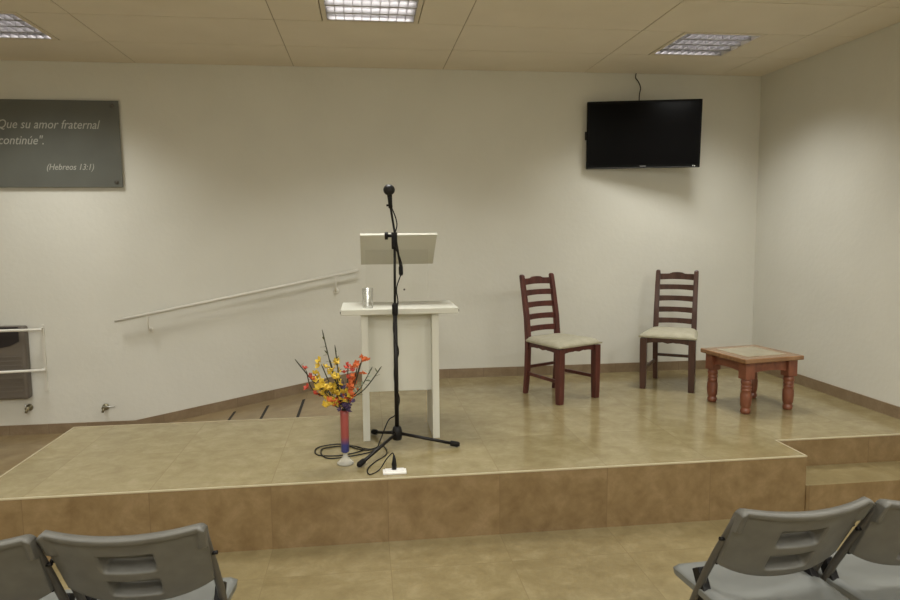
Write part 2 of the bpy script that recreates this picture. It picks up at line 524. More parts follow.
W2, H2 = 0.474, 0.281
tv = thing('television', 'black flat screen television hung high on the back wall', 'television', (-1.155, -0.165, 2.420), R(-7))
tv.rotation_euler = (R(4), 0, R(-13))
bm = NB(); bx(bm, -W2, W2, -0.012, 0.03, -H2, H2); obj('casing', bm, M['tv_frame'], tv, bevel=0.006)
bm = NB(); bx(bm, -W2 + .02, W2 - .02, -0.0135, -0.011, -H2 + .032, H2 - .02); obj('screen', bm, M['screen'], tv)
bm = NB(); bx(bm, -.27, .27, 0.03, 0.062, -.17, .15); obj('rear_housing', bm, M['black'], tv, bevel=0.01)
bm = NB(); bx(bm, -W2 + .01, W2 - .01, -0.0145, -0.011, -H2 + .004, -H2 + .011); obj('lower_trim', bm, mat('gloss_trim', (0.03, 0.03, 0.03), 0.15), tv)
bm = NB(); bx(bm, -W2 - .014, -W2 + .001, 0.0, 0.02, -.035, .035); obj('side_button_panel', bm, M['black'], tv, bevel=0.003)
bm = NB(); bx(bm, .412, .418, -0.0155, -0.013, -H2 + .012, -H2 + .020); bx(bm, .424, .434, -0.0155, -0.013, -H2 + .010, -H2 + .018)
obj('indicator_light', bm, mat('indicator', (0.8, 0.8, 0.8), 0.3), tv)['label'] = 'small pale indicator marks'
bm = NB(); bx(bm, -.025, .025, -0.0152, -0.0125, -H2 + .015, -H2 + .022); obj('emblem', bm, mat('emblem_grey', (0.16, 0.16, 0.16), 0.3), tv)
bm = NB()
bx(bm, -.12, .12, 0.062, 0.072, -.11, .11)
beam(bm, (0, .07, 0), (0.02, .15, 0), .05, .07)
obj('wall_bracket', bm, M['black_metal'], tv)
bm = NB()
tube(bm, spline([(-1.165, -0.09, 2.60), (-1.165, -0.085, 2.75), (-1.145, -.06, 2.83), (-1.155, -.03, 2.89), (-1.172, -.018, 2.92), (-1.17, -.02, ZC - .001)], 6), 0.0045, 6)
tag(obj('power_cable', bm, M['black']), 'thin black cable running from the television up to the ceiling', 'cable')

# ------------------------------------------------------------------ plaque
pq = thing('wall_plaque', 'dark grey rectangular plaque with an italic Spanish quotation on the back wall', 'plaque', (-6.155, 0, 2.326))
bm = NB(); bx(bm, -.73, .73, -0.028, -0.018, -.337, .337); obj('panel', bm, M['plaque'], pq, bevel=0.002)
for sx_ in (-1, 1):
    for sz_ in (-1, 1):
        bm = NB(); mt = Matrix.Translation((sx_ * .685, 0, sz_ * .297)) @ Matrix.Rotation(R(90), 4, 'X')
        lathe(bm, [(.009, 0), (.009, .029), (.015, .0295), (.015, .034), (.008, .038)], seg=16, mtx=mt)
        obj('screw', bm, mat('screw_metal', (0.12, 0.11, 0.1), 0.3, 0.8) if (sx_, sz_) == (-1, -1) else bpy.data.materials['screw_metal'], pq)
rot = (R(90), 0, 0)
solid_text('lettering', '"Que su amor fraternal', 0.096, M['letter'], pq, (-.205, -.0285, .118), rot, shear=.3, sx=0.86)
solid_text('lettering', 'contin\u00fae".', 0.096, M['letter'], pq, (-.175, -.0285, -.005), rot, shear=.3, sx=0.86)
solid_text('lettering', '(Hebreos 13:1)', 0.067, M['letter'], pq, (.165, -.0285, -.20), rot, shear=.3, sx=0.86)

# ------------------------------------------------------------------ handrail along the ramp
hr = thing('handrail', 'thin white sloping handrail on the back wall above the ramp', 'handrail', (0, 0, 0))
A, B_ = Vector((-5.53, -.07, .923)), Vector((-3.58, -.07, 1.299))
bm = NB(); tube(bm, [A, B_], 0.013, 12); obj('rail', bm, M['white_paint'], hr)
for fx in (-5.28, -3.77):
    z = .923 + (fx + 5.53) * .1928
    bm = NB()
    tube(bm, spline([(fx, -.07, z - .01), (fx, -.07, z - .07), (fx, -.055, z - .12), (fx, -.002, z - .14)], 5), 0.008, 8)
    lathe(bm, [(.024, 0), (.024, .004), (.018, .008)], seg=16, mtx=Matrix.Translation((fx, 0, z - .14)) @ Matrix.Rotation(R(90), 4, 'X'))
    bx(bm, fx - .022, fx + .022, -.078, -.062, z - .018, z - .008)
    obj('bracket', bm, M['white_paint'], hr)

# anti slip strips on the ramp
rs = S / (RX1 - RX0)
for k, xx in enumerate((-4.61, -4.335, -4.04)):
    ang = math.atan(rs)
    z = (xx - RX0) * rs
    bm = NB()
    m = Matrix.Translation((xx, 0, z)) @ Matrix.Rotation(-ang, 4, 'Y')
    bx(bm, -.011, .011, -1.0, -(.15, .20, .27)[k], .0003, .0022, mtx=m)
    tag(obj('anti_slip_strip', bm, M['strip']), ['black anti-slip strip lowest on the ramp, farthest left', 'black anti-slip strip in the middle of the three on the ramp', 'black anti-slip strip highest on the ramp, nearest the flowers'][k], 'anti-slip strip', None)

# ------------------------------------------------------------------ heater, guard, valves
ht = thing('wall_heater', 'grey brown wall heater with black upper corner at the left edge, low on wall', 'heater', (-6.55, 0, .31))
bm = NB(); bx(bm, -.37, .335, -.08, -.0, 0, .59); obj('body', bm, M['heater'], ht, bevel=.02, bseg=3)
bm = NB(); prism(bm, [(-.36 + .03, .586), (.295, .586), (.295, .47), (.23, .435), (.05, .40), (-.33, .40)], -.086, -.079); obj('control_panel', bm, M['heater_dark'], ht)
bm = NB()
for k in range(9): bx(bm, -.30, .30, -.084, -.079, .06 + .035 * k, .07 + .035 * k)
obj('grille', bm, M['heater'], ht)
gd = thing('heater_guard', 'white two-bar guard rail in front of the grey heater', 'guard rail', (0, 0, 0))
for z0, z1, xe in ((.871, .873, -6.066), (.528, .549, -6.057)):
    bm = NB()
    tube(bm, [(-7.05, -.115, z0), (xe, -.115, z1)], .0115, 10)
    obj('bar', bm, M['white_paint'], gd)
for xx in (-7.0, -6.108):
    bm = NB()
    bx(bm, xx - .011, xx + .011, -.012, -.001, .36, .90)
    for z0 in (.872, .545): tube(bm, [(xx, -.115, z0), (xx, -.006, z0)], .007, 8)
    obj('upright', bm, M['white_paint'], gd)
def valve(x, z, lab, lever=True):
    v = thing('gas_valve', lab, 'valve', (x, 0, z))
    bm = NB(); mt = Matrix.Rotation(R(90), 4, 'X')
    lathe(bm, [(.028, 0), (.028, .004), (.014, .008), (.013, .035), (.017, .036), (.017, .05), (.006, .052)], seg=14, mtx=mt)
    tube(bm, [(0, -.043, 0), (-.012, -.043, -.035)], .010, 10)
    obj('body', bm, M['brass'], v)
    bm = NB()
    if lever: tube(bm, [(0, -.05, .01), (.03, -.055, .014), (.09, -.055, .012)], [.006, .007, .005], 8)
    else: tube(bm, [(0, -.05, 0), (-.01, -.055, .04)], [.006, .005], 8)
    obj('lever', bm, M['silver'], v)
valve(-5.665, .205, 'small brass gas valve with lever on the wall beside the ramp foot')
valve(-6.25, .225, 'small brass tap on the wall just below the heater', False)

# ------------------------------------------------------------------ lectern
lx0, lx1 = -3.573, -3.103
yf = -1.70
lec = thing('lectern', 'white lectern with wide shelf and tilted reading board', 'lectern', (-3.322, yf + .2, S))
hw = .235
for s_ in (-1, 1):
    bm = NB(); bx(bm, s_ * hw - (.042 if s_ > 0 else 0), s_ * hw + (.042 if s_ < 0 else 0), -.2, .17, 0, .782); obj('side_panel', bm, M['white_lam'], lec, bevel=.002)
bm = NB(); bx(bm, -hw + .042, hw - .042, -.13, -.112, .292, .782); obj('front_panel', bm, M['white_lam'], lec)
bm = NB(); bx(bm, -.352, .352, -.245, .19, .783, .817); obj('shelf', bm, M['white_lam'], lec, bevel=.003)
for s_ in (-1, 1):
    bm = NB(); bx(bm, s_ * .352 - .004, s_ * .352 + .004, -.237, -.229, .792, .806); obj('end_cap', bm, M['black'], lec)
# reading board: high edge towards the audience
ta = math.atan2(.195, .30)
mt = Matrix.Translation((.009, -.05, 1.267)) @ Matrix.Rotation(-ta, 4, 'X')
yb_, zb_ = -.05, 1.277 - .0
bm = NB(); bx(bm, -.238, .238, 0, .355, -.016, 0, mtx=mt); obj('reading_board', bm, M['white_lam'], lec, bevel=.002)
bm = NB(); bx(bm, -.20, .20, .08, .086, .818, 1.277 - .137 * .65 - .024)
obj('clear_support', bm, M['acrylic'], lec)['label'] = 'clear acrylic upright under the board'

bm = NB(); tube(bm, [(.045, .072, .905), (.045, .080, .905)], .0065, 12)
obj('fastening_screw', bm, bpy.data.materials['screw_metal'], lec)

# tumbler on the shelf
tb = NB()
lathe(tb, [(.030, 0), (.034, .12), (.0325, .12), (.0285, .006)], seg=24)
tag(obj('drinking_glass', tb, M['glass'], loc=(-3.512, -1.66, S + .8175)), 'clear straight drinking glass standing on the left of the lectern shelf', 'glass')

# ------------------------------------------------------------------ microphone stand
mx, my = -3.357, -1.843
ms = thing('microphone_stand', 'tall black tripod microphone stand in front of the lectern', 'microphone stand', (mx, my, S))
bm = NB(); lathe(bm, [(.014, .045), (.026, .05), (.030, .07), (.030, .10), (.024, .125), (.016, .13)], seg=20); obj('hub', bm, M['black'], ms)
feet = [(-3.578, -2.160), (-3.495, -1.56), (-3.002, -1.893)]
for fx, fy in feet:
    d = Vector((fx - mx, fy - my, 0)); d2 = d.normalized()
    bm = NB(); tube(bm, [d2 * .022 + Vector((0, 0, .085)), d - d2 * .03 + Vector((0, 0, .022))], .0098, 10); L = obj('leg', bm, M['black_metal'], ms)
    bm = NB(); tube(bm, [d - d2 * .045 + Vector((0, 0, .025)), d - d2 * .04 + Vector((0, 0, .0245)), d - d2 * .0 + Vector((0, 0, .018)), d + d2 * .012 + Vector((0, 0, .016))], [.012, .0165, .0165, .010], 12); obj('rubber_foot', bm, M['rubber'], L)
bm = NB(); tube(bm, [(0, 0, .12), (0, 0, .815)], .0128, 14); obj('lower_tube', bm, M['black_metal'], ms)
bm = NB(); lathe(bm, [(.014, .79), (.018, .80), (.018, .85), (.012, .862)], seg=16); obj('height_clutch', bm, M['black'], ms)
bm = NB(); tube(bm, [(0, 0, .86), (0.004, 0, 1.21)], .0075, 12); obj('upper_tube', bm, M['black_metal'], ms)
bm = NB()
tube(bm, [(0.003, 0, 1.175), (0.003, 0, 1.272)], .017, 14)
tube(bm, [(-.04, 0, 1.252), (.018, 0, 1.252)], .009, 10)
tube(bm, [(-.052, 0, 1.252), (-.034, 0, 1.252)], .022, 12)
obj('boom_clutch', bm, M['black'], ms)
bt = Vector((-.018, -.02, 1.425)); bl = Vector((.040, .03, 1.05))
bm = NB(); tube(bm, [bl, bt], .0065, 10); obj('boom_arm', bm, M['black_metal'], ms)
bm = NB(); tube(bm, [bl + Vector((.001, 0, -.03)), bl + Vector((0, 0, -.02)), bl + Vector((-.001, 0, .02)), bl + Vector((-.002, 0, .03))], [.008, .013, .013, .008], 12); obj('counterweight', bm, M['black'], ms)
bm = NB(); tube(bm, [bt + Vector((.002, 0, -.015)), bt + Vector((-.001, -.002, .03))], .012, 12); tube(bm, [bt + Vector((-.022, 0, .0)), bt + Vector((.0, 0, .0))], .006, 8); obj('microphone_clip', bm, M['black'], ms)
# microphone
dm = Vector((-.008, -.02, .09)).normalized()
mc = thing('microphone', 'black round-headed microphone at the top of the tripod stand', 'microphone', (mx - .017, my - .023, S + 1.437))
bm = NB(); tube(bm, [dm * -.03, dm * .0, dm * .055], [.009, .011, .015], 14); obj('handle', bm, M['black'], mc)
bm = NB(); ball(bm, dm * .076, .033, (1, 1, .95), 16, 12); obj('grille', bm, noisy(mat('mic_mesh', (0.02, 0.02, 0.02), 0.5, 0.4), (0.004, 0.004, 0.004), (0.03, 0.028, 0.028), scale=220), mc)
# microphone cable: winds down the stand then loops on the stage
def W(x, y, z): return (x, y, z)
P = []
P += [(mx - .012, my - .008, S + 1.42), (mx + .02, my + .01, S + 1.32), (mx - .004, my - .018, S + 1.22), (mx + .035, my, S + 1.12), (mx + .045, my + .02, S + 1.05), (mx + .012, my + .01, S + .95)]
for k in range(8):
    a = k * 2.1
    P.append((mx + .017 * math.cos(a), my + .017 * math.sin(a), S + .86 - .095 * k))
P += [(mx - .05, my + .02, S + .16), (mx - .10, my + .0, S + .05), (mx - .13, my - .03, S + .005)]
for (u, v) in ((-.22, -.02), (-.34, .10), (-.47, .05), (-.46, -.08), (-.33, -.11), (-.20, -.03), (-.28, .06), (-.44, .02), (-.40, -.15), (-.24, -.12), (-.12, -.05)):
    P.append((mx + u, my + v, S + .005))
bm = NB(); tube(bm, spline(P, 8), .0036, 6)
tag(obj('microphone_cable', bm, M['black']), 'thin black cable winding down the microphone stand and looping on the floor', 'cable')

# floor power socket and plug lead
fb = NB(); bx(fb, -.062, .062, -.03, .03, 0, .012)
sk = thing('floor_socket', 'small white power socket plate on the stage near the front edge', 'socket', (-3.392, -2.265, S))
obj('plate', fb, M['white_box'], sk, bevel=.003)
fb = NB(); bx(fb, -.05, .05, -.022, .022, .012, .018); obj('socket_face', fb, M['white_box'], sk, bevel=.002)
pc = thing('power_lead', 'short black power lead plugged into the white floor socket', 'power lead', (-3.394, -2.262, S + .0185))
bm = NB(); tube(bm, [(0, 0, 0), (0, 0, .03), (.001, 0, .055), (0, .002, .075)], [.013, .013, .009, .005], 10); obj('plug', bm, M['black'], pc)
bm = NB()
tube(bm, spline([(0, .002, .07), (-.008, .01, .085), (-.04, .03, .045), (-.08, .03, -.012), (-.13, -.02, -.0145), (-.14, .06, -.0145), (-.10, .17, -.0145), (-.03, .30, -.0145), (-.05, .45, -.0145), (-.12, .40, -.0145), (-.2, .45, -.0145)], 8), .0032, 6)
obj('cord', bm, M['black'], pc)

# ------------------------------------------------------------------ vase and flowers
vx, vy = -3.655, -2.085
vs = thing('flower_vase', 'slim red and blue vase on a clear glass foot, left of the lectern', 'vase', (vx, vy, S))
bm = NB(); lathe(bm, [(.046, 0), (.047, .01), (.032, .022), (.013, .045), (.012, .06), (.016, .07)], seg=24); obj('foot', bm, M['frost'], vs)['label'] = 'clear glass foot'
bm = NB(); lathe(bm, [(.018, .066), (.0225, .072), (.0225, .20), (.0235, .28), (.025, .305), (.021, .305), (.020, .28), (.018, .09)], seg=24); obj('body', bm, M['vase_red'], vs)
top = Vector((0, 0, .315))
def px2(px, py, dy=0.0):
    """a point of the bouquet, metres from the vase, given as offsets in the photograph's plane at the vase"""
    return Vector(((px - 345) / 183.0, dy, (466 - py) / 183.0 + .0))
def spray(name, label, cat, px, py, dy, blossoms, mpet, rad, group, start=None, curve=0.0, leaves=0, spread=.05):
    g = thing(name, label, cat, (vx, vy, S), 0, group)
    tip = px2(px, py, dy)
    a0 = Vector((random.uniform(-.008, .008), random.uniform(-.008, .008), .20))
    mid = a0.lerp(tip, .55) + Vector((curve, 0, .03))
    base = Vector((a0.x * 1.0, a0.y, .33))
    path = spline([a0, base, mid, tip], 6)
    bm = NB(); tube(bm, path, [.0034] * (len(path) - 1) + [.0016], 5); obj('stem', bm, M['stem'], g)
    n = len(path)
    for k in range(blossoms):
        f = 1 - .52 * (k / max(1, blossoms - 1)) if blossoms > 1 else 1
        p = path[int(f * (n - 1))] + Vector((random.uniform(-1, 1), random.uniform(-1, 1), random.uniform(-.7, .7))) * spread * (.3 + .7 * (1 - abs(f - .8)))
        bm = NB()
        r_ = rad * random.uniform(.75, 1.15)
        np_ = 5; tilt = Euler((random.uniform(-1, 1), random.uniform(-1, 1), random.uniform(0, 6))).to_matrix().to_4x4()
        for q in range(np_):
            aq = 2 * PI * q / np_
            m = Matrix.Translation(p) @ tilt @ Matrix.Rotation(aq, 4, 'Z') @ Matrix.Rotation(-.45, 4, 'Y')
            # petal: a cupped leaf shape with thickness
            pts = [(0, -.10, 0), (.45, -.34, .02), (.85, -.26, .10), (1.08, 0, .20), (.85, .26, .10), (.45, .34, .02), (0, .10, 0)]
            up = [bm.verts.new(m @ Vector((x * r_, y * r_, z * r_ + .0012))) for x, y, z in pts]
            dn = [bm.verts.new(m @ Vector((x * r_, y * r_, z * r_ - .0008))) for x, y, z in pts]
            bm.faces.new(up); bm.faces.new(dn[::-1])
            for i_ in range(7):
                j_ = (i_ + 1) % 7
                bm.faces.new((up[i_], dn[i_], dn[j_], up[j_]))
        ball(bm, p, r_ * .2, seg=6, rings=4)
        # short pedicel back to the stem
        q0 = min(path, key=lambda v: (v - p).length)
        tube(bm, [p, q0], .0012, 4)
        obj('blossom', bm, mpet, g)
    for k in range(leaves):
        p = path[int((.35 + .6 * k / max(1, leaves)) * (n - 1))]
        bm = NB()
        ln = random.uniform(.024, .042)
        m = Matrix.Translation(p) @ Euler((random.uniform(-.6, .6), random.uniform(-1.0, .2), random.uniform(0, 6.3))).to_matrix().to_4x4()
        pts = [(0, 0, 0), (.35, -.16, .02), (.75, -.12, .03), (1, 0, 0), (.75, .12, .03), (.35, .16, .02)]
        up = [bm.verts.new(m @ Vector((x * ln, y * ln, z * ln + .0006))) for x, y, z in pts]
        dn = [bm.verts.new(m @ Vector((x * ln, y * ln, z * ln - .0006))) for x, y, z in pts]
        bm.faces.new(up); bm.faces.new(dn[::-1])
        for i_ in range(6):
            j_ = (i_ + 1) % 6; bm.faces.new((up[i_], dn[i_], dn[j_], up[j_]))
        obj('leaf', bm, M['paleleaf'] if cat == 'pale sprig' else M['leaf'], g)
    return g
Y_ = 'yellow flower sprays in the middle of the bouquet'
O_ = 'orange flower sprays at the right of the bouquet'
for i_, (px, py, dy) in enumerate(((316, 372, .02), (324, 362, -.03), (332, 360, .03), (322, 382, -.05), (338, 372, -.02), (330, 386, -.06))):
    spray('yellow_flower', 'yellow artificial flower spray in the middle of the bouquet in the vase', 'flower', px, py, dy, 13, M['yellow'], .025, Y_, spread=.042)
for i_, (px, py, dy) in enumerate(((365, 355, .0), (359, 368, .03), (362, 362, -.03))):
    spray('orange_flower', 'orange artificial flower spray rising at the right of the bouquet in the vase', 'flower', px, py, dy, 12, M['orange'], .021, O_, curve=.0, spread=.034)
spray('red_flower', 'red artificial flower spray between the yellow and orange ones', 'flower', 350, 364, 0.0, 11, M['red'], .020, None, spread=.034)
spray('red_flower', 'red orange artificial flower drooping at the far left of the bouquet', 'flower', 309, 368, -.02, 8, M['red'], .023, None, curve=-.05, spread=.022)
spray('orange_flower', 'pale orange artificial flower hanging low at front of the bouquet', 'flower', 332, 394, -.09, 5, M['orange'], .023, None, curve=.0, spread=.025)
for i_, (px, py, dy) in enumerate(((341, 396, -.03), (351, 392, -.03), (346, 387, .02), (346, 400, -.04))):
    spray('purple_flower', 'dark purple artificial flower tucked at the mouth of the vase', 'flower', px, py, dy, 9, M['purple'], .020, 'dark purple flowers at the vase mouth', spread=.03, leaves=4)
for (px, py, dy, lab) in ((325, 329, .03, 'tallest thin twig of the bouquet, rising at the left'), (337, 345, .04, 'short upright dark twig rising just above the yellow flowers'),
                          (298, 357, 0, 'thin dark twig reaching far left out of the bouquet'), (383, 366, -.03, 'long dark twig reaching right across the lectern leg')):
    spray('twig', lab, 'twig', px, py, dy, 0, M['leaf'], .01, None, leaves=12 if px != 325 else 18)
spray('pale_sprig', 'pale grey green sprig at the right of the bouquet', 'pale sprig', 374, 368, .02, 0, M['leaf'], .01, None, leaves=26)

# ------------------------------------------------------------------ ladder back chairs
def ladder_chair(label, mw, loc, rotz):
    g = thing('ladder_back_chair', label, 'chair', loc, rotz)
    fw, bw, dp = .185, .154, .195       # half spacings
    zs = .42
    for s_ in (-1, 1):
        bm = NB()
        # front leg with a slight swelling
        for (z0, z1, w0, w1) in ((0, .06, .022, .024), (.06, .30, .024, .0265), (.30, .412, .0265, .0265)):
            v = []
            for z, w_ in ((z0, w0), (z1, w1)):
                for a, b_ in ((-1, -1), (1, -1), (1, 1), (-1, 1)):
                    v.append(bm.verts.new((s_ * fw + a * w_, -dp + b_ * w_, z)))
            for k in range(4): bm.faces.new((v[k], v[(k + 1) % 4], v[4 + (k + 1) % 4], v[4 + k]))
            if z0 == 0: bm.faces.new(v[:4])
            if z1 > .4: bm.faces.new(v[4:])
        bmesh.ops.remove_doubles(bm, verts=bm.verts, dist=1e-5)
        obj('leg', bm, mw, g, bevel=.004)
        bm = NB()
        # rear post, raked above the seat, rounded top
        ptz = [(0, .195 + .03, .018), (.18, .195 + .008, .020), (.42, .195, .021), (.60, .211, .020), (.78, .243, .019), (.905, .267, .018), (.925, .271, .017), (.935, .273, .010)]
        rings = []
        for z, y, h_ in ptz:
            rings.append([bm.verts.new((s_ * bw + a * h_, y + b_ * h_ * .85, z)) for a, b_ in ((-1, -1), (1, -1), (1, 1), (-1, 1))])
        for A, B in zip(rings, rings[1:]):
            for k in range(4): bm.faces.new((A[k], A[(k + 1) % 4], B[(k + 1) % 4], B[k]))
        bm.faces.new(rings[0][::-1]); bm.faces.new(rings[-1])
        obj('rear_post', bm, mw, g, bevel=.004)
    def yat(z): return .195 + .155 * max(0, z - .42)
    # slats with arched upper edges
    for k, (zc_, hh) in enumerate(((.878, .056), (.788, .046), (.694, .046), (.600, .046), (.508, .046))):
        bm = NB(); n = 14; w_ = bw - .012
        topl, botl = [], []
        for i_ in range(n + 1):
            u = -1 + 2 * i_ / n
            if k == 0: zt = hh / 2 + .006 * (1 if abs(u) < .35 else 0) + .008 * math.cos(min(1, abs(u) / .5) * PI / 2) - .004
            else: zt = hh / 2 * (1 - .12 * (1 - u * u)) + .004 * (1 - u * u)
            zb = -hh / 2 + .006 * (1 - u * u)
            topl.append((u * w_, zc_ + zt)); botl.append((u * w_, zc_ + zb))
        poly = topl + botl[::-1]
        # bow backwards
        y0 = yat(zc_)
        A, B = [], []
        for x, z in poly:
            bow = .014 * (1 - (x / w_) ** 2)
            A.append(bm.verts.new((x, y0 - .009 + bow, z))); B.append(bm.verts.new((x, y0 + .009 + bow, z)))
        m_ = len(poly)
        for i_ in range(n):
            a, b_, c, d = i_, i_ + 1, m_ - 2 - i_, m_ - 1 - i_
            bm.faces.new((A[a], A[b_], A[c], A[d])); bm.faces.new((B[d], B[c], B[b_], B[a]))
        for i_ in range(m_):
            j_ = (i_ + 1) % m_
            bm.faces.new((A[i_], B[i_], B[j_], A[j_]))
        obj('top_rail' if k == 0 else 'slat', bm, mw, g)
    # aprons with scalloped lower edge
    def apron(p, q, name='apron'):
        p, q = Vector(p), Vector(q); L_ = (q - p).length; d = (q - p).normalized()
        m = Matrix((d, Vector((0, 0, 1)).cross(d), Vector((0, 0, 1)))).transposed().to_4x4(); m.translation = p
        up, lo = [], []
        for i_ in range(17):
            u = i_ / 16
            dz = .050 - .012 * abs(math.sin(u * PI * 2)) - (.006 if .35 < u < .65 else 0)
            up.append((u * L_, .418)); lo.append((u * L_, .42 - dz))
        bm = NB()
        poly = up + lo[::-1]; m_ = len(poly)
        A = [bm.verts.new(m @ Vector((x, -.009, z))) for x, z in poly]; B = [bm.verts.new(m @ Vector((x, .009, z))) for x, z in poly]
        for i_ in range(16):
            a, b_, c, d2 = i_, i_ + 1, m_ - 2 - i_, m_ - 1 - i_
            bm.faces.new((A[a], A[b_], A[c], A[d2])); bm.faces.new((B[d2], B[c], B[b_], B[a]))
        for i_ in range(m_):
            j_ = (i_ + 1) % m_; bm.faces.new((A[i_], B[i_], B[j_], A[j_]))
        obj(name, bm, mw, g)
    apron((-fw + .02, -dp, 0), (fw - .02, -dp, 0))
    apron((-bw + .015, dp, 0), (bw - .015, dp, 0))
    for s_ in (-1, 1): apron((s_ * fw, -dp + .02, 0), (s_ * bw, dp - .015, 0))
    # stretchers
    for s_ in (-1, 1):
        bm = NB(); beam(bm, (s_ * fw, -dp, .165), (s_ * bw, dp + .01, .165), .016, .026); obj('stretcher', bm, mw, g, bevel=.003)
    bm = NB(); beam(bm, (-bw, dp + .005, .215), (bw, dp + .005, .215), .016, .024); obj('stretcher', bm, mw, g, bevel=.003)
    # cushion
    bm = NB(); n = 14; zb = .419
    gridt, gridb = [], []
    for j in range(n + 1):
        v = -1 + 2 * j / n
        rt, rb = [], []
        for i_ in range(n + 1):
            u = -1 + 2 * i_ / n
            hw_ = .228 + (.185 - .228) * (v + 1) / 2
            ed = max(abs(u), abs(v))
            f = (1 - abs(u) ** 6) * (1 - abs(v) ** 6)
            x = u * hw_ * (1 - .02 * v * v * u * u); y = v * .222 - .006
            if v > .86 and abs(u) > .8: x *= .93
            rt.append(bm.verts.new((x, y, zb + .012 + .034 * max(0, f) ** .5)))
            rb.append(bm.verts.new((x * .985, y * .985, zb)))
        gridt.append(rt); gridb.append(rb)
    for j in range(n):
        for i_ in range(n):
            bm.faces.new((gridt[j][i_], gridt[j][i_ + 1], gridt[j + 1][i_ + 1], gridt[j + 1][i_])).smooth = True
            bm.faces.new((gridb[j][i_], gridb[j + 1][i_], gridb[j + 1][i_ + 1], gridb[j][i_ + 1]))
    for k in range(n):
        bm.faces.new((gridt[0][k], gridb[0][k], gridb[0][k + 1], gridt[0][k + 1])); bm.faces.new((gridt[n][k + 1], gridb[n][k + 1], gridb[n][k], gridt[n][k]))
        bm.faces.new((gridt[k][0], gridt[k + 1][0], gridb[k + 1][0], gridb[k][0])); bm.faces.new((gridt[k][n], gridb[k][n], gridb[k + 1][n], gridt[k + 1][n]))
    obj('seat_cushion', bm, M['cream'], g)['label'] = 'cream upholstered seat'
    return g
# front leg mid / rear leg mid taken from the floor contact points
ladder_chair('reddish dark wooden ladder-back chair with cream seat, nearer the lectern', M['cherry'], (-2.05, -.775, S), R(27))
ladder_chair('brown dark wooden ladder-back chair with cream seat, beside the low table', M['cherry2'], (-1.055, -.57, S), R(-33))

# ------------------------------------------------------------------ low table
tbl = thing('low_table', 'low square orange wooden table with chunky turned legs on the stage', 'table', (-.780, -1.262, S), R(9))
tbl.scale = (1, 1, 1.04)
h_ = .178
for (a, b_) in ((-1, -1), (1, -1), (1, 1), (-1, 1)):
    bm = NB()
    c = (a * h_, b_ * h_, 0)
    bx(bm, c[0] - .037, c[0] + .037, c[1] - .037, c[1] + .037, .235, .348)
    lathe(bm, [(0.0294, 0), (0.0339, .012), (0.0339, .03), (0.0271, .036), (0.0316, .046), (0.0362, .06), (0.0384, .10), (0.0373, .135), (0.0316, .152), (0.0362, .158), (0.0362, .166), (0.0305, .172), (0.0362, .18), (0.0362, .188), (0.0305, .195), (0.0373, .205), (0.0373, .218), (0.0316, .236)], c=c, seg=20)
    obj('leg', bm, M['oak'], tbl)
def tapron(m):
    bm = NB(); up, lo = [], []
    L_ = 2 * h_ - .06
    for i_ in range(17):
        u = i_ / 16
        dz = .078 - .016 * math.sin(u * PI) ** .6
        up.append((-L_ / 2 + u * L_, .346)); lo.append((-L_ / 2 + u * L_, .346 - dz))
    poly = up + lo[::-1]; m_ = len(poly)
    A = [bm.verts.new(m @ Vector((x, -.010, z))) for x, z in poly]; B = [bm.verts.new(m @ Vector((x, .010, z))) for x, z in poly]
    for i_ in range(16):
        a, b_, c, d2 = i_, i_ + 1, m_ - 2 - i_, m_ - 1 - i_
        bm.faces.new((A[a], A[b_], A[c], A[d2])); bm.faces.new((B[d2], B[c], B[b_], B[a]))
    for i_ in range(m_):
        j_ = (i_ + 1) % m_; bm.faces.new((A[i_], B[i_], B[j_], A[j_]))
    obj('apron', bm, M['oak'], tbl)
for k in range(4):
    tapron(Matrix.Rotation(k * PI / 2, 4, 'Z') @ Matrix.Translation((0, -h_ - .005, 0)))
bm = NB(); q = .244
bx(bm, -q, q, -q, q, .348, .378); obj('tabletop', bm, M['oak_top'], tbl, bevel=.007, bseg=3)
bm = NB(); q = .165
bx(bm, -q, q, -q, q, .3775, .3795); obj('painted_reflection', bm, M['painted_reflection'], tbl)['label'] = 'greyish centre patch painting the tabletop reflection'  # thin sheet carrying the painted reflection

